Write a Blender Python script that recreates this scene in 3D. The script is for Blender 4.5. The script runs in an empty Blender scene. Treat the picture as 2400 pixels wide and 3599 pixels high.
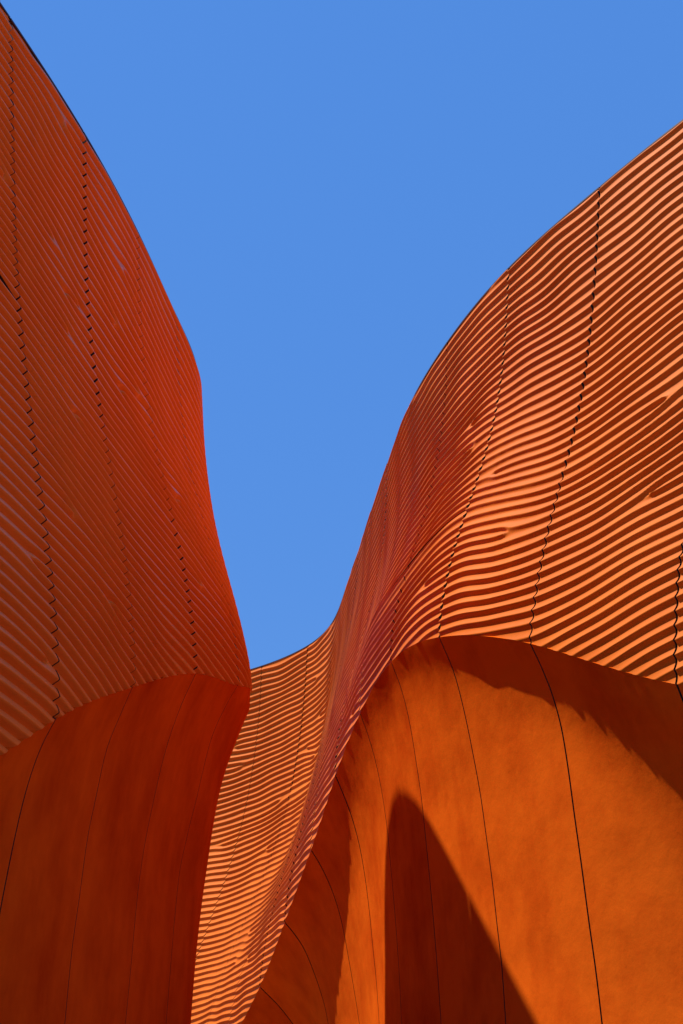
import bpy, math, random
import numpy as np

random.seed(7)
SC = bpy.context.scene
COL = SC.collection

# ---------------------------------------------------------------- camera, sky, sun, exposure
PITCH, EYE = 26.0, 1.6
cam = bpy.data.objects.new('camera', bpy.data.cameras.new('camera'))
COL.objects.link(cam); SC.camera = cam
cam.location = (0, 0, EYE)
cam.rotation_euler = (math.radians(90 + PITCH), 0, 0)
cam.data.sensor_fit = 'VERTICAL'
cam.data.angle_y = math.radians(40.0)
cam.data.clip_end = 3000

SUN_AZ, SUN_EL = 170.0, 65.0          # azimuth counter-clockwise from +X
az, el = math.radians(SUN_AZ), math.radians(SUN_EL)
sun_dir = (math.cos(el)*math.cos(az), math.cos(el)*math.sin(az), math.sin(el))
world = bpy.data.worlds.new('World'); SC.world = world; world.use_nodes = True
nt = world.node_tree; bg = nt.nodes['Background']
sky = nt.nodes.new('ShaderNodeTexSky'); sky.sky_type = 'NISHITA'; sky.sun_disc = False
sky.sun_elevation = el
sky.sun_rotation = math.radians(90 - SUN_AZ)
sky.altitude = 100; sky.air_density = 1.5; sky.dust_density = 0.1; sky.ozone_density = 4.0
hs = nt.nodes.new('ShaderNodeHueSaturation'); hs.inputs['Saturation'].default_value = 1.27; hs.inputs['Hue'].default_value = 0.512
nt.links.new(sky.outputs[0], hs.inputs['Color']); even = nt.nodes.new('ShaderNodeMix'); even.data_type = 'RGBA'; even.inputs[0].default_value = 0.78   # clear summer sky, nearly even in tone
even.inputs[7].default_value = (0.56, 1.80, 5.1, 1)
nt.links.new(hs.outputs[0], even.inputs[6]); nt.links.new(even.outputs[2], bg.inputs[0]); bg.inputs[1].default_value = 0.104

sun = bpy.data.objects.new('sun', bpy.data.lights.new('sun', 'SUN')); COL.objects.link(sun)
sun.data.energy = 4.5; sun.data.angle = math.radians(0.5); sun.data.color = (1.0, 0.95, 0.88)
from mathutils import Vector
sun.rotation_euler = Vector(sun_dir).to_track_quat('Z', 'Y').to_euler()
SC.view_settings.view_transform = 'Standard'; SC.view_settings.look = 'None'
SC.view_settings.exposure = 0.53; SC.view_settings.gamma = 1.0; SC.view_settings.use_curve_mapping = False
SC.render.engine = 'CYCLES'
SC.cycles.max_bounces = 8; SC.cycles.diffuse_bounces = 6

# ---------------------------------------------------------------- materials
def new_mat(name):
    m = bpy.data.materials.new(name); m.use_nodes = True
    n = m.node_tree.nodes; return m, n, m.node_tree.links, n['Principled BSDF']

def N(nodes, kind, **kw):
    x = nodes.new(kind)
    for k, v in kw.items():
        if k in x.inputs: x.inputs[k].default_value = v
        else: setattr(x, k, v)
    return x

def concrete(name, light, dark, rough, spec, streak, bump):
    """coloured cast concrete: cloudy pigment, faint vertical runs, a fine grain"""
    m, n, l, b = new_mat(name)
    geo = N(n, 'ShaderNodeNewGeometry'); info = N(n, 'ShaderNodeObjectInfo')
    cloud = N(n, 'ShaderNodeTexNoise', Scale=1.1, Detail=7.0, Roughness=0.60)
    l.new(geo.outputs['Position'], cloud.inputs['Vector'])
    mp = N(n, 'ShaderNodeMapping'); mp.inputs['Scale'].default_value = (4.0, 4.0, 1.1)
    l.new(geo.outputs['Position'], mp.inputs['Vector'])
    runs = N(n, 'ShaderNodeTexNoise', Scale=1.0, Detail=4.0, Roughness=0.6)
    l.new(mp.outputs[0], runs.inputs['Vector'])
    mix = N(n, 'ShaderNodeMix', data_type='FLOAT'); mix.inputs[0].default_value = streak
    l.new(cloud.outputs['Fac'], mix.inputs[2]); l.new(runs.outputs['Fac'], mix.inputs[3])
    add = N(n, 'ShaderNodeMath', operation='MULTIPLY_ADD'); add.inputs[1].default_value = 0.146
    l.new(info.outputs['Random'], add.inputs[0]); l.new(mix.outputs[0], add.inputs[2])
    ramp = N(n, 'ShaderNodeValToRGB')
    ramp.color_ramp.elements[0].position = 0.36; ramp.color_ramp.elements[0].color = (*dark, 1)
    ramp.color_ramp.elements[1].position = 0.68; ramp.color_ramp.elements[1].color = (*light, 1)
    fine = N(n, 'ShaderNodeTexNoise', Scale=16.0, Detail=6.0, Roughness=0.7); l.new(geo.outputs['Position'], fine.inputs['Vector'])
    add2 = N(n, 'ShaderNodeMath', operation='MULTIPLY_ADD'); add2.inputs[1].default_value = 0.07
    l.new(fine.outputs['Fac'], add2.inputs[0]); l.new(add.outputs[0], add2.inputs[2])
    off = N(n, 'ShaderNodeMath', operation='SUBTRACT'); off.inputs[1].default_value = 0.035; l.new(add2.outputs[0], off.inputs[0])
    l.new(off.outputs[0], ramp.inputs[0]); l.new(ramp.outputs[0], b.inputs['Base Color'])
    b.inputs['Roughness'].default_value = rough; b.inputs['Specular IOR Level'].default_value = spec
    b.inputs['Specular Tint'].default_value = (1.0, 0.58, 0.34, 1)
    grain = N(n, 'ShaderNodeTexNoise', Scale=38.0, Detail=5.0, Roughness=0.7)
    l.new(geo.outputs['Position'], grain.inputs['Vector'])
    soft = N(n, 'ShaderNodeTexNoise', Scale=2.6, Detail=3.0, Roughness=0.5)
    l.new(geo.outputs['Position'], soft.inputs['Vector'])
    b1 = N(n, 'ShaderNodeBump', Strength=0.16, Distance=0.01); l.new(grain.outputs['Fac'], b1.inputs['Height'])
    b2 = N(n, 'ShaderNodeBump', Strength=bump, Distance=0.12); l.new(soft.outputs['Fac'], b2.inputs['Height'])
    l.new(b1.outputs[0], b2.inputs['Normal']); l.new(b2.outputs[0], b.inputs['Normal'])
    return m

M_RIPPLE = concrete('rippled_concrete', (0.66, 0.146, 0.012), (0.55, 0.110, 0.008), 0.60, 0.10, 0.35, 0.0)
M_RIPPLE_SHADE_LIFT = concrete('shade_lifted_rippled_concrete', (0.80, 0.200, 0.030), (0.72, 0.160, 0.022), 0.42, 0.36, 0.35, 0.0)  # same rippled concrete, colour lightened and gloss raised to brighten the shaded wall
M_SMOOTH = concrete('smooth_concrete', (0.80, 0.134, 0.008), (0.54, 0.060, 0.004), 0.9, 0.0, 0.22, 0.10)
M_CORE, _n, _l, _b = new_mat('dark_substructure'); _b.inputs['Base Color'].default_value = (0.03, 0.018, 0.014, 1); _b.inputs['Roughness'].default_value = 0.9
M_COPING, _n, _l, _b = new_mat('dark_coping_metal'); _b.inputs['Base Color'].default_value = (0.06, 0.022, 0.012, 1); _b.inputs['Roughness'].default_value = 0.5
M_GASKET, _n, _l, _b = new_mat('black_gasket'); _b.inputs['Base Color'].default_value = (0.012, 0.008, 0.007, 1); _b.inputs['Roughness'].default_value = 0.8
M_GROUND, n, l, b = new_mat('sand_paving')
geo = N(n, 'ShaderNodeNewGeometry'); g1 = N(n, 'ShaderNodeTexNoise', Scale=0.8, Detail=6.0); l.new(geo.outputs['Position'], g1.inputs['Vector'])
rp = N(n, 'ShaderNodeValToRGB'); rp.color_ramp.elements[0].color = (0.12, 0.08, 0.05, 1); rp.color_ramp.elements[1].color = (0.17, 0.115, 0.075, 1)
l.new(g1.outputs['Fac'], rp.inputs[0]); l.new(rp.outputs[0], b.inputs['Base Color']); b.inputs['Roughness'].default_value = 0.9

# ---------------------------------------------------------------- mesh helpers
def mesh_object(name, verts, quads, mat, parent=None, smooth=True, dark_from=None):
    me = bpy.data.meshes.new(name)
    v = np.asarray(verts, np.float32).reshape(-1, 3); q = np.asarray(quads, np.int32).reshape(-1, 4)
    me.vertices.add(len(v)); me.vertices.foreach_set('co', v.ravel())
    me.loops.add(q.size); me.loops.foreach_set('vertex_index', q.ravel())
    me.polygons.add(len(q)); me.polygons.foreach_set('loop_start', np.arange(0, q.size, 4, dtype=np.int32))
    me.polygons.foreach_set('use_smooth', np.full(len(q), smooth, dtype=bool))
    me.update(calc_edges=True)
    me.materials.append(mat)
    if dark_from is not None:                          # rubber gaskets on the joint faces
        me.materials.append(M_GASKET); me.polygons.foreach_set('material_index', dark_from.astype(np.int32))
    o = bpy.data.objects.new(name, me); COL.objects.link(o)
    if parent: o.parent = parent
    return o

def grid_quads(a, b, off=0):
    i = np.arange(a - 1)[:, None]*b + np.arange(b - 1)[None, :]
    return (np.stack([i, i + 1, i + b + 1, i + b], -1) + off).reshape(-1, 4)

def panel_mesh(P, Nrm, depth, dark):
    """front sheet plus a returned rim of its own vertices, so the panel reads as thick and its edges stay crisp"""
    a, b = P.shape[:2]
    V = [P.reshape(-1, 3)]; Q = [grid_quads(a, b)]; off = a*b; D = [np.zeros(len(Q[0]), bool)]
    for (sl, flip), dk in zip((((0, slice(None)), 0), ((-1, slice(None)), 1), ((slice(None), 0), 1), ((slice(None), -1), 0)), dark):
        e, n_ = P[sl], Nrm[sl]
        rim = np.stack([e, e - n_*depth], 0)
        q = grid_quads(2, len(e), off)
        V.append(rim.reshape(-1, 3)); Q.append(q[:, ::-1] if flip else q); off += 2*len(e); D.append(np.full(len(q), bool(dk)))
    return np.concatenate(V), np.concatenate(Q), np.concatenate(D)

# ---------------------------------------------------------------- wall sections: (coping point), facing angle, rippled profile, smooth profile
RIGHT_SEAMS = [
 ((6.600, 8.750), 222.0,
  [(0.000, 12.000), (0.150, 11.000), (0.500, 9.300), (1.000, 7.600), (1.450, 6.000), (1.600, 5.000), (1.650, 4.200)],
  [(1.640, 4.180), (1.450, 3.800), (1.300, 3.200), (1.150, 2.000), (1.080, 0.000)]),
 ((5.150, 10.000), 218.0,
  [(0.000, 12.000), (0.150, 11.000), (0.500, 9.300), (1.000, 7.600), (1.400, 6.200), (1.600, 5.200), (1.650, 4.600)],
  [(1.640, 4.580), (1.400, 4.200), (1.150, 3.500), (1.000, 2.000), (0.950, 0.000)]),
 ((3.930, 11.370), 215.0,
  [(0.000, 12.000), (0.150, 11.000), (0.420, 9.700), (0.750, 8.400), (1.200, 6.800), (1.420, 6.200), (1.540, 5.650), (1.610, 5.200)],
  [(1.600, 5.170), (1.500, 4.950), (1.280, 4.600), (1.100, 4.100), (1.000, 3.400), (0.950, 2.400), (0.920, 0.000)]),
 ((2.962, 12.844), 209.3,
  [(-0.000, 12.000), (0.083, 11.418), (0.172, 10.836), (0.272, 10.254), (0.387, 9.672), (0.527, 9.091), (0.703, 8.509), (0.909, 7.927), (1.111, 7.345), (1.277, 6.763), (1.408, 6.181)],
  [(1.398, 6.174), (1.283, 5.941), (1.188, 5.706), (1.111, 5.389), (1.075, 5.072), (1.041, 4.644), (1.002, 4.191), (0.967, 3.714), (0.935, 3.323), (0.913, 2.906), (0.859, 1.453), (0.844, 0.000)]),
 ((2.091, 14.396), 205.2,
  [(-0.000, 12.000), (0.049, 11.491), (0.108, 10.982), (0.183, 10.473), (0.283, 9.964), (0.418, 9.455), (0.586, 8.946), (0.773, 8.437), (0.949, 7.928), (1.084, 7.419), (1.175, 6.910)],
  [(1.165, 6.897), (1.012, 6.538), (0.922, 6.194), (0.826, 5.696), (0.755, 5.252), (0.707, 4.815), (0.664, 4.389), (0.633, 3.973), (0.602, 3.567), (0.591, 3.091), (0.566, 1.546), (0.559, 0.000)]),
 ((1.437, 16.090), 197.9,
  [(0.000, 12.000), (0.021, 11.533), (0.061, 11.066), (0.122, 10.599), (0.203, 10.132), (0.306, 9.665), (0.432, 9.197), (0.578, 8.730), (0.728, 8.263), (0.841, 7.796), (0.895, 7.329)],
  [(0.879, 7.330), (0.775, 7.015), (0.684, 6.650), (0.604, 6.135), (0.550, 5.731), (0.505, 5.235), (0.467, 4.752), (0.432, 4.187), (0.410, 3.775), (0.390, 3.283), (0.343, 1.641), (0.330, 0.000)]),
 ((1.004, 17.764), 191.5,
  [(0.000, 12.000), (0.023, 11.527), (0.057, 11.054), (0.108, 10.581), (0.179, 10.108), (0.274, 9.635), (0.395, 9.162), (0.534, 8.689), (0.661, 8.216), (0.742, 7.743), (0.782, 7.270)],
  [(0.770, 7.259), (0.674, 6.973), (0.579, 6.632), (0.493, 6.183), (0.442, 5.797), (0.399, 5.309), (0.363, 4.833), (0.333, 4.315), (0.314, 3.911), (0.300, 3.466), (0.262, 1.733), (0.251, 0.000)]),
 ((0.745, 19.491), 188.0,
  [(0.000, 12.000), (0.019, 11.492), (0.048, 10.985), (0.102, 10.477), (0.190, 9.970), (0.306, 9.462), (0.434, 8.954), (0.568, 8.447), (0.694, 7.939), (0.785, 7.432), (0.839, 6.924)],
  [(0.833, 6.918), (0.716, 6.631), (0.606, 6.329), (0.498, 5.911), (0.429, 5.499), (0.373, 5.037), (0.330, 4.584), (0.287, 4.139), (0.258, 3.650), (0.182, 1.825), (0.161, 0.000)]),
 ((0.519, 21.215), 187.2,
  [(-0.000, 12.000), (0.030, 11.428), (0.094, 10.855), (0.198, 10.283), (0.325, 9.710), (0.459, 9.137), (0.589, 8.565), (0.711, 7.993), (0.826, 7.420), (0.920, 6.848), (0.982, 6.275)],
  [(0.969, 6.263), (0.863, 6.091), (0.745, 5.870), (0.627, 5.588), (0.517, 5.215), (0.434, 4.786), (0.359, 4.364), (0.274, 3.832), (0.060, 1.916), (-0.002, 0.000)]),
 ((0.319, 22.876), 187.2,
  [(-0.000, 12.000), (0.044, 11.350), (0.133, 10.699), (0.260, 10.049), (0.398, 9.399), (0.538, 8.748), (0.681, 8.098), (0.834, 7.448), (0.995, 6.798), (1.131, 6.147), (1.226, 5.497)],
  [(1.205, 5.484), (1.072, 5.320), (0.932, 5.125), (0.793, 4.833), (0.668, 4.511), (0.585, 4.256), (0.530, 4.004), (0.440, 3.600), (0.380, 3.000), (0.330, 2.000), (0.300, 0.000)]),
 ((0.091, 24.612), 187.9,
  [(-0.000, 12.000), (0.053, 11.274), (0.142, 10.549), (0.266, 9.823), (0.413, 9.098), (0.583, 8.373), (0.775, 7.647), (0.985, 6.921), (1.198, 6.196), (1.365, 5.471), (1.462, 4.745)],
  [(1.455, 4.732), (1.322, 4.617), (1.174, 4.482), (1.049, 4.348), (0.909, 4.180), (0.720, 3.950), (0.560, 3.500), (0.450, 2.800), (0.400, 1.500), (0.380, 0.000)]),
 ((-0.157, 26.291), 194.2,
  [(0.000, 12.000), (0.038, 11.180), (0.107, 10.360), (0.220, 9.540), (0.391, 8.720), (0.631, 7.900), (0.935, 7.080), (1.275, 6.260), (1.576, 5.440), (1.785, 4.620), (1.930, 3.800)],
  [(1.920, 3.790), (1.800, 3.680), (1.600, 3.500), (1.350, 3.250), (1.100, 2.800), (0.900, 2.000), (0.800, 1.000), (0.770, 0.000)]),
 ((-0.693, 27.700), 210.4,
  [(-0.000, 12.000), (0.049, 11.120), (0.128, 10.240), (0.254, 9.360), (0.448, 8.480), (0.732, 7.600), (1.093, 6.720), (1.478, 5.840), (1.815, 4.960), (2.049, 4.080), (2.200, 3.200)],
  [(2.190, 3.190), (2.050, 3.050), (1.800, 2.850), (1.550, 2.600), (1.300, 2.100), (1.150, 1.200), (1.100, 0.000)]),
 ((-1.724, 28.961), 219.3,
  [(0.000, 12.000), (0.024, 11.100), (0.098, 10.200), (0.227, 9.300), (0.423, 8.400), (0.698, 7.500), (1.036, 6.600), (1.386, 5.700), (1.678, 4.800), (1.876, 3.900), (2.000, 3.000)],
  [(1.990, 2.980), (1.850, 2.800), (1.650, 2.600), (1.400, 2.200), (1.200, 1.500), (1.100, 0.800), (1.080, 0.000)]),
 ((-3.100, 30.050), 219.0,
  [(0.000, 12.000), (0.020, 11.000), (0.150, 10.000), (0.400, 8.600), (0.950, 7.000), (1.400, 5.700), (1.750, 4.500), (1.900, 3.600), (1.930, 2.900)],
  [(1.920, 2.880), (1.750, 2.700), (1.500, 2.400), (1.300, 2.000), (1.150, 1.000), (1.100, 0.000)]),
 ((-4.500, 31.100), 215.0,
  [(0.000, 12.000), (0.020, 11.000), (0.150, 10.000), (0.400, 8.600), (0.900, 7.000), (1.300, 5.700), (1.600, 4.500), (1.750, 3.600), (1.800, 3.000)],
  [(1.790, 2.980), (1.650, 2.800), (1.500, 2.500), (1.300, 2.000), (1.150, 1.000), (1.100, 0.000)]),
]
RIGHT_JOINT = [8.3, 8.25, 8.15, 8.0, 8.5, 8.6, 8.6, 8.6, 8.6, 8.6, 8.6, 8.6, 8.6, 8.5, 8.5, 8.5]
LEFT_SEAMS = [
 ((-5.100, 5.350), -20.0,
  [(0.000, 12.000), (0.100, 11.000), (0.400, 9.200), (0.850, 7.000), (1.150, 5.200), (1.290, 4.200), (1.350, 3.100)],
  [(1.340, 3.070), (1.250, 2.800), (1.080, 2.500), (0.950, 2.000), (0.900, 0.000)]),
 ((-4.400, 6.950), -18.0,
  [(0.000, 12.000), (0.100, 11.000), (0.400, 9.200), (0.850, 7.000), (1.150, 5.200), (1.290, 4.200), (1.350, 3.300)],
  [(1.340, 3.270), (1.250, 3.000), (1.080, 2.600), (0.950, 2.000), (0.900, 0.000)]),
 ((-3.780, 8.620), -16.5,
  [(0.000, 12.000), (0.100, 11.000), (0.360, 9.200), (0.800, 7.000), (1.100, 5.500), (1.270, 4.500), (1.320, 3.750)],
  [(1.310, 3.720), (1.200, 3.450), (1.060, 3.100), (0.930, 2.600), (0.880, 1.400), (0.860, 0.000)]),
 ((-3.255, 10.278), -15.3,
  [(-0.000, 12.000), (0.081, 11.276), (0.168, 10.553), (0.260, 9.829), (0.363, 9.106), (0.489, 8.383), (0.636, 7.659), (0.795, 6.935), (0.960, 6.212), (1.101, 5.489), (1.200, 4.765)],
  [(1.198, 4.751), (1.116, 4.593), (1.060, 4.428), (1.006, 4.191), (0.963, 3.902), (0.931, 3.616), (0.908, 3.375), (0.811, 1.688), (0.779, 0.000)]),
 ((-2.808, 11.914), -13.4,
  [(0.000, 12.000), (0.058, 11.360), (0.121, 10.720), (0.192, 10.079), (0.283, 9.439), (0.398, 8.799), (0.534, 8.159), (0.681, 7.519), (0.823, 6.878), (0.939, 6.238), (1.019, 5.598)],
  [(1.020, 5.590), (0.937, 5.387), (0.817, 5.031), (0.757, 4.638), (0.711, 4.299), (0.682, 3.829), (0.652, 3.354), (0.643, 2.837), (0.628, 1.419), (0.623, 0.000)]),
 ((-2.447, 13.676), -10.2,
  [(0.000, 12.000), (0.035, 11.437), (0.083, 10.873), (0.148, 10.309), (0.230, 9.746), (0.339, 9.183), (0.482, 8.619), (0.646, 8.056), (0.798, 7.492), (0.913, 6.929), (0.992, 6.365)],
  [(0.988, 6.351), (0.854, 6.037), (0.713, 5.565), (0.622, 5.081), (0.555, 4.605), (0.520, 4.147), (0.501, 3.478), (0.487, 3.028), (0.459, 1.514), (0.449, 0.000)]),
 ((-2.179, 15.423), -6.5,
  [(0.000, 12.000), (0.030, 11.486), (0.074, 10.972), (0.140, 10.458), (0.231, 9.944), (0.352, 9.431), (0.497, 8.917), (0.658, 8.403), (0.815, 7.889), (0.933, 7.375), (1.001, 6.861)],
  [(1.002, 6.845), (0.902, 6.678), (0.732, 6.275), (0.576, 5.540), (0.501, 5.181), (0.431, 4.741), (0.406, 4.228), (0.386, 3.643), (0.372, 3.217), (0.340, 1.609), (0.330, 0.000)]),
 ((-2.042, 17.225), -4.4,
  [(-0.000, 12.000), (0.040, 11.535), (0.081, 11.070), (0.136, 10.606), (0.207, 10.141), (0.294, 9.676), (0.402, 9.211), (0.524, 8.746), (0.647, 8.282), (0.757, 7.817), (0.849, 7.352)],
  [(0.855, 7.334), (0.866, 7.166), (0.820, 7.030), (0.718, 6.742), (0.599, 6.370), (0.529, 6.064), (0.478, 5.713), (0.427, 5.258), (0.378, 4.793), (0.329, 4.140), (0.301, 3.413), (0.262, 1.706), (0.248, 0.000)]),
 ((-2.700, 18.860), 28.0,
  [(0.000, 12.000), (0.030, 11.000), (0.130, 10.000), (0.300, 9.200), (0.550, 8.300), (0.720, 7.700), (0.780, 7.200)],
  [(0.780, 7.170), (0.740, 6.900), (0.620, 6.400), (0.480, 5.600), (0.380, 4.600), (0.310, 3.400), (0.280, 1.600), (0.270, 0.000)]),
 ((-3.930, 20.030), 50.0,
  [(0.000, 12.000), (0.030, 11.000), (0.120, 10.000), (0.300, 9.000), (0.600, 7.800), (0.750, 7.200), (0.800, 6.600)],
  [(0.800, 6.570), (0.740, 6.300), (0.600, 5.800), (0.460, 5.000), (0.380, 4.000), (0.330, 3.000), (0.280, 1.600), (0.270, 0.000)]),
 ((-5.400, 20.950), 60.0,
  [(0.000, 12.000), (0.030, 11.000), (0.120, 10.000), (0.300, 9.000), (0.600, 7.400), (0.800, 6.600), (0.900, 5.900)],
  [(0.900, 5.870), (0.820, 5.600), (0.660, 5.100), (0.500, 4.300), (0.400, 3.400), (0.330, 2.400), (0.300, 1.200), (0.290, 0.000)]),
 ((-7.000, 21.700), 66.0,
  [(0.000, 12.000), (0.030, 11.000), (0.120, 10.000), (0.300, 9.000), (0.600, 7.200), (0.850, 6.000), (1.000, 5.000)],
  [(1.000, 4.970), (0.900, 4.700), (0.740, 4.200), (0.580, 3.400), (0.500, 2.600), (0.430, 1.800), (0.400, 1.000), (0.390, 0.000)]),
]
LEFT_JOINT = [8.9, 8.8, 8.75, 8.6, 8.3, 8.15, 8.05, 8.0, 8.0, 8.0, 8.0, 8.0]
RIGHT_FORKS = [(4.36, 10.03, -1), (4.27, 9.62, 1), (3.78, 8.77, -1), (4.38, 7.82, -1), (2.25, 8.28, 1), (2.27, 7.22, -1), (3.41, 7.7, 1), (13.22, 9.83, 1), (12.27, 8.77, 1), (13.37, 10.28, -1), (13.28, 8.1, -1), (12.21, 7.72, -1), (11.35, 9.36, 1), (11.72, 9.67, -1), (11.42, 5.95, -1), (11.57, 5.44, 1), (10.82, 5.38, -1), (11.35, 10.17, -1), (11.65, 11.09, 1), (6.31, 7.43, -1)]
LEFT_FORKS = [(3.71, 11.64, 1), (3.68, 9.46, 1), (3.84, 9.52, -1), (3.64, 8.96, -1), (4.44, 10.04, -1), (4.67, 11.0, 1), (4.77, 9.5, -1), (4.47, 9.18, 1), (3.62, 8.01, 1), (3.49, 9.89, -1), (3.35, 6.77, -1), (2.84, 5.95, 1), (5.29, 7.57, -1), (3.73, 6.21, 1), (2.90, 5.15, -1), (2.9, 9.88, -1), (5.32, 8.65, 1)]
def spline_rows(X, q):
    """natural cubic spline through rows X[k] (k = 0..n-1), evaluated at positions q"""
    n = len(X); A = np.zeros((n, n)); B = np.zeros_like(X)
    A[0, 0] = A[-1, -1] = 1
    for i in range(1, n - 1):
        A[i, i-1:i+2] = (1, 4, 1); B[i] = 6 * (X[i+1] - 2*X[i] + X[i-1])
    M = np.linalg.solve(A, B.reshape(n, -1)).reshape(X.shape)
    i = np.clip(np.floor(q).astype(int), 0, n - 2); t = q - i
    t = t.reshape((-1,) + (1,) * (X.ndim - 1)); s = 1 - t
    return s*X[i] + t*X[i+1] + ((s**3 - s)*M[i] + (t**3 - t)*M[i+1]) / 6


def smooth_interp(x, xp, fp):
    """monotone cubic (Fritsch-Carlson) through (xp, fp)"""
    xp = np.asarray(xp, float); fp = np.asarray(fp, float)
    h = np.diff(xp); d = np.diff(fp) / h; m = np.zeros(len(xp))
    m[0] = d[0]; m[-1] = d[-1]
    for i in range(1, len(xp) - 1):
        m[i] = 0 if d[i-1]*d[i] <= 0 else 3*(h[i-1]+h[i]) / ((2*h[i]+h[i-1])/d[i-1] + (h[i]+2*h[i-1])/d[i])
    i = np.clip(np.searchsorted(xp, x) - 1, 0, len(h) - 1); t = (x - xp[i]) / h[i]
    return ((1+2*t)*(1-t)**2*fp[i] + t*(1-t)**2*h[i]*m[i] + t*t*(3-2*t)*fp[i+1] + t*t*(t-1)*h[i]*m[i+1])


class Shell:
    """a dune-like wall face: vertical seam profiles, splined along the wall"""
    def __init__(self, seams, joint):
        self.n = len(seams); self.joint = np.array(joint, float)
        self.edge = np.array([s[2][-1][1] for s in seams])
        self.T = 97
        lo, up, sm = [], [], []
        for k, (top, ang, rip, base) in enumerate(seams):
            N = np.array([math.cos(math.radians(ang)), math.sin(math.radians(ang))])
            def curve(prof, z):
                zs = [p[1] for p in prof][::-1]; os_ = [p[0] for p in prof][::-1]
                o = smooth_interp(z, zs, os_)
                return np.column_stack([top[0] + N[0]*o, top[1] + N[1]*o, z])
            t = np.linspace(0, 1, self.T)
            up.append(curve(rip, 12 + (joint[k] - 12) * t))
            base = [rip[-1]] + list(base[1:])
            lo.append(curve(rip, joint[k] + (self.edge[k] - joint[k]) * t))
            sm.append(curve(base, base[0][1] * (1 - t**1.6)))
        self.grid = {'upper': np.array(up), 'lower': np.array(lo), 'base': np.array(sm)}

    def points(self, part, k, t):
        """k: positions along (len a), t: positions down in 0..1 (len b) -> (a, b, 3)"""
        G = self.grid[part]; x = t * (self.T - 1); i = np.clip(np.floor(x).astype(int), 0, self.T - 2); w = (x - i)[None, :, None]
        # cubic (Catmull-Rom) down the profile
        P = lambda j: G[:, np.clip(j, 0, self.T - 1)]
        a, b, c, d = P(i-1), P(i), P(i+1), P(i+2)
        R = b + .5*w*(c - a + w*(2*a - 5*b + 4*c - d + w*(3*(b - c) + d - a)))
        return spline_rows(R, np.asarray(k, float))

def normals(P):
    d0 = np.gradient(P, axis=0); d1 = np.gradient(P, axis=1)
    n = np.cross(d0, d1); return n / np.linalg.norm(n, axis=-1, keepdims=True)

WIDTH = 1.75                                           # one panel
def waves(seed, n, lo, hi):
    r = np.random.RandomState(seed)
    return [(r.uniform(lo, hi) / WIDTH * 2*math.pi / 3, r.uniform(lo, hi)*.8, r.uniform(0, 6.28), r.uniform(.5, 1)) for _ in range(n)]
W_BIG, W_SMALL = waves(3, 9, .25, 1.3), waves(5, 14, 1.2, 6.5)

def field(W, u, d):
    s = 0
    for i, (a, b, p, m) in enumerate(W):
        s = s + m*np.sin(a*u*WIDTH*(1 if i % 2 else .7) + b*d*(1 if i % 3 else -1) + p)
    return s / math.sqrt(len(W))

def ripple_phase(u, d, joint_d, jitter):
    lam0, lam1 = .150, .112
    c = (lam1 - lam0) / 9.0
    phase = np.log(1 + c*d/lam0) / c                   # wavelength shrinks slowly downward
    calm = 1 - np.exp(-((d - joint_d)/.22)**2)
    return phase + (.42*field(W_BIG, u, d) + .14*field(W_SMALL, u, d) + jitter) * (.25 + .75*calm)

def lip_profile(c, power):
    """cusped lip: the face drops in under the lip over the fraction c, then flares out to the next one; slightly worn"""
    x = np.arange(512)/512
    h = np.where(x < c, ((c - x)/c)**2, (np.maximum(x - c, 0)/(1 - c))**power)
    if power == 0:                                     # deep-cut variant: a narrow groove under every lip, a long rounded face below it
        h = np.interp(x, [0, .20, .27, .42, .58, .76, .9, 1], [1, .05, 0, .56, .72, .86, .95, 1])
    k = np.exp(-.5*((np.arange(-40, 41)/512)/.030)**2); k /= k.sum()
    h = np.convolve(np.concatenate([h[-40:], h, h[:40]]), k, 'valid')
    h = (h - h.min())/(h.max() - h.min())
    return np.append(x, 1.0), np.append(h, h[0])

def ripple_height(u, d, forks, joint_d, jitter, profile):
    """wind-ripple relief at panel coordinate u and depth d below the coping; the crests flare outward like small shingles"""
    phase = ripple_phase(u, d, joint_d, jitter)
    core = 1.0
    for (k0, d0, sg) in forks:
        du = (u - k0)*WIDTH; dd = d - d0
        phase = phase + sg*np.arctan2(dd*1.6, du) / (2*math.pi)
        core = core * (1 - .15*np.exp(-(du*du*.5 + dd*dd)/.0010))
    s = phase - np.floor(phase)
    h = np.interp(s, *profile)
    return h*core*(.93 + .12*field(W_BIG, u*1.7 + 4, d*1.3))

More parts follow.
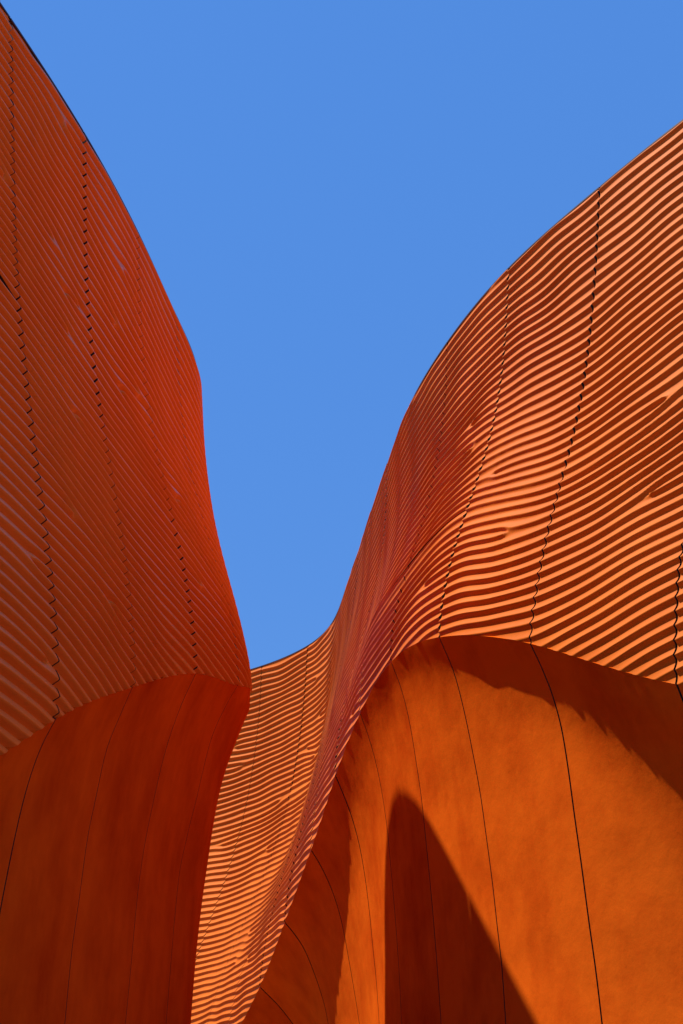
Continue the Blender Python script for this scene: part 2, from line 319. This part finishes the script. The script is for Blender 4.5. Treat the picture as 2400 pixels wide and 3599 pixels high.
def build_wall(name, label, seams, joint, forks, first, last, flip, amp, c, power, mat):
    """top-level wall thing > wall_core, ripple_panel (upper and lower row), smooth_panel"""
    S = Shell(seams, joint)
    root = bpy.data.objects.new(name, None); COL.objects.link(root)
    root['label'] = label; root['category'] = 'facade'
    profile = lip_profile(c, power)
    forks = [(k, 12 - z, sg) for k, z, sg in forks]
    for k in range(first, last):
        for part in ('upper', 'lower'):
            seen = first < k < last - 2
            nk = 58 if seen else 22
            gd = .0034 if flip else .0038
            ga = RIPPLE_GAP.get((label[:4], k), gd); gb = RIPPLE_GAP.get((label[:4], k + 1), gd)
            kk = np.linspace(k + ga, k + 1 - gb, nk)
            J = spline_rows(np.array(joint, float), kk)[:, None]
            # evaluate the smooth face, then lay the mesh rows along level lines so that they run with the ripples
            tr = np.linspace(0, 1, 260); Pr = S.points(part, kk, tr); Nrm_r = normals(Pr)
            if flip: Nrm_r = -Nrm_r
            e = .003; jit = random.uniform(-.13, .13)
            drop = 3.6 + 0*J if part == 'upper' else J - Pr[:, -1:, 2]
            L = float(drop.max()); d0_ = 0 if part == 'upper' else 3.6
            dd = np.linspace(d0_ - .5, d0_ + L + .5, 900)
            ph = np.maximum.accumulate(ripple_phase(kk[:, None], dd[None, :], 3.6, jit), 1)
            lo_ = min(np.interp(d0_, dd, ph[a_]) for a_ in range(nk)); hi_ = max(np.interp(d0_ + drop[a_, 0], dd, ph[a_]) for a_ in range(nk))
            rows = np.arange(lo_, hi_, 1/(18. if flip else 14.))
            D_ = np.stack([np.interp(rows, ph[a_], dd) for a_ in range(nk)]) - d0_
            T_ = np.clip(D_, 0 if part == 'upper' else e, drop - (e if part == 'upper' else 0))/drop
            # drop the rows that fall wholly outside
            ok = (T_.min(0) < T_.max()) & (T_.max(0) > T_.min()); T_ = T_[:, ok]
            T_ = np.concatenate([np.full((nk, 1), 1.)*(T_.min(1)[:, None]*0 + (0 if part == 'upper' else e)/drop), T_, np.full((nk, 1), 1.)*(1 - (e/drop if part == 'upper' else 0))], 1)
            def at(A):
                return np.stack([np.stack([np.interp(T_[a_], tr, A[a_, :, c_]) for c_ in range(3)], -1) for a_ in range(nk)])
            P, Nr = at(Pr), at(Nrm_r)
            if flip: P = P - Nr*.028                          # the ridges stand half proud of the traced face
            d = T_*3.6 if part == 'upper' else 3.6 + (J - P[..., 2])
            rest = (1 - T_)*(drop if part == 'lower' else L)          # distance to the lower edge
            fk = []
            for (k0, d0, sg) in forks:
                if abs(k0 - k) < 7:
                    j0 = 12 - float(spline_rows(np.array(joint, float), np.array([k0]))[0])
                    fk.append((k0, d0/j0*3.6 if d0 < j0 else 3.6 + d0 - j0, sg))
            h = ripple_height(kk[:, None] + 0*d, d, fk, 3.6, jit, profile)
            h = np.clip(h, 0, 1.2)*amp
            # scalloped lower edge: the last centimetres of trough draw back, the crests run on
            if part == 'lower':
                g = np.clip(1 - rest/.22, 0, 1)
                h = h*(1 - (.12 if flip else .42)*g)
                P = P - Nr*((.10 if flip else .30)*amp*g*g)[..., None]
            else:
                g = np.clip(1 - T_*L/.06, 0, 1); h = h*(1 - .9*g*g)
                cor = np.clip(1 - np.minimum(kk - kk[0], kk[-1] - kk)/.02, 0, 1)[:, None]
                P[..., 2] -= .035*cor**2*np.clip(1 - T_*L/.05, 0, 1)
            V, Q, D = panel_mesh(P + Nr*h[..., None], Nr, .06, (1, 1, part == 'lower', part == 'upper'))
            nf = (nk - 1)*(T_.shape[1] - 1); keep = np.ones(len(Q), bool)
            tq = T_.reshape(-1)[Q[:nf]]; keep[:nf] = (np.abs(tq[:, 0] - tq[:, 1]) + np.abs(tq[:, 2] - tq[:, 3])) > 1e-7
            Q, D = Q[keep], D[keep]
            if not flip: Q = Q[:, ::-1]
            mesh_object('ripple_panel', V, Q, mat, root, dark_from=D)
        # thin metal coping on the upper row
        kk = np.linspace(k + .004, k + .996, 26); P = S.points('upper', kk, np.array([0, .004])); Nr = normals(P)[:, 0]
        if flip: Nr = -Nr
        Nr[:, 2] = 0; Nr /= np.linalg.norm(Nr, axis=1)[:, None]; T0 = P[:, 0]
        ring = [T0 + Nr*a_ + np.array([0, 0, z_]) for a_, z_ in ((.012, -.012), (.012, .008), (-.10, .008), (-.10, -.012))]
        V = np.stack(ring + ring[:1], 1)
        Q = grid_quads(len(kk), 5)
        mesh_object('coping', V.reshape(-1, 3), Q if flip else Q[:, ::-1], M_COPING, root, smooth=False)
        nk, nt_ = 36, 110
        dflt = .0036 if flip else .0060
        wide = SEAM_GAP.get((label[:4], k), dflt); wide1 = SEAM_GAP.get((label[:4], k + 1), dflt)
        kk = np.linspace(k + wide, k + 1 - wide1, nk); t = np.linspace(.0, 1, nt_)**1.15
        P = S.points('base', kk, t); Nr = normals(P)
        if flip: Nr = -Nr
        uu = kk[:, None]; zz = P[..., 2]
        dent = .0035*field(W_BIG, uu*2.2 + 9, zz*1.6) + .0012*field(W_SMALL, uu*1.5, zz*.8)
        P = P + Nr*(dent - .003)[..., None]
        V, Q, D = panel_mesh(P, Nr, .05, (1, 1, 0, 0))
        if not flip: Q = Q[:, ::-1]
        mesh_object('smooth_panel', V, Q, M_SMOOTH, root, dark_from=D)
    # one closed core behind the panels
    kk = np.linspace(first, last, (last - first)*6 + 1)
    F = np.concatenate([S.points('upper', kk, np.linspace(0, 1, 14)), S.points('lower', kk, np.linspace(0, 1, 10))[:, 1:],
                        S.points('base', kk, np.linspace(.02, 1, 24))], 1)
    Nr = normals(F)
    if flip: Nr = -Nr
    hz = Nr.copy(); hz[..., 2] = 0; hz /= np.linalg.norm(hz, axis=-1, keepdims=True)
    top = F[:, :1]*1.0
    F = F - Nr*.075; F[:, 0, 2] = 11.97; F[..., 2] = np.clip(F[..., 2], 0, 11.97)
    Bk = top - hz[:, :1]*.62
    Bk = np.repeat(Bk, F.shape[1], 1); Bk[..., 2] = F[..., 2]
    a, b = F.shape[:2]
    # the back leans with the coping only; keep it behind the front everywhere
    V = np.concatenate([F.reshape(-1, 3), Bk.reshape(-1, 3)]); o = a*b
    Q = [grid_quads(a, b), grid_quads(a, b, o)[:, ::-1]]
    def strip(i, j): return np.stack([i[:-1], j[:-1], j[1:], i[1:]], -1)
    idx = np.arange(a*b).reshape(a, b)
    Q += [strip(idx[:, 0], idx[:, 0] + o), strip(idx[:, -1] + o, idx[:, -1]), strip(idx[0] + o, idx[0]), strip(idx[-1], idx[-1] + o)]
    mesh_object('wall_core', V, np.concatenate(Q), M_CORE, root, smooth=False)
    return root

RIPPLE_GAP = {('shad', 3): .0062, ('long', 3): .0058, ('long', 2): .0055}
SEAM_GAP = {('long', 7): .010, ('long', 9): .008, ('long', 8): .007, ('shad', 3): .0055}

# ---------------------------------------------------------------- ground
G = np.array([[-900, -900, 0], [900, -900, 0], [900, 900, 0], [-900, 900, 0]], float)
g = mesh_object('ground', G, [[0, 1, 2, 3]], M_GROUND, None, smooth=False); g['kind'] = 'structure'

# ---------------------------------------------------------------- walls
build_wall('pavilion_facade', 'long sunlit orange rippled facade from the central gap to the right edge, arched hollow beneath',
           RIGHT_SEAMS, RIGHT_JOINT, RIGHT_FORKS, 0, len(RIGHT_SEAMS) - 1, False, .037, .33, 1.8, M_RIPPLE)
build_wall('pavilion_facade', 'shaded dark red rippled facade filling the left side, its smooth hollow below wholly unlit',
           LEFT_SEAMS, LEFT_JOINT, LEFT_FORKS, 0, len(LEFT_SEAMS) - 1, True, .072, .36, 0, M_RIPPLE_SHADE_LIFT)
for o in [o for o in COL.objects if o.get('category')]: o['group'] = 'rippled orange facades'
print('TRIS', sum(len(o.data.polygons)*2 for o in COL.objects if o.type == 'MESH'))
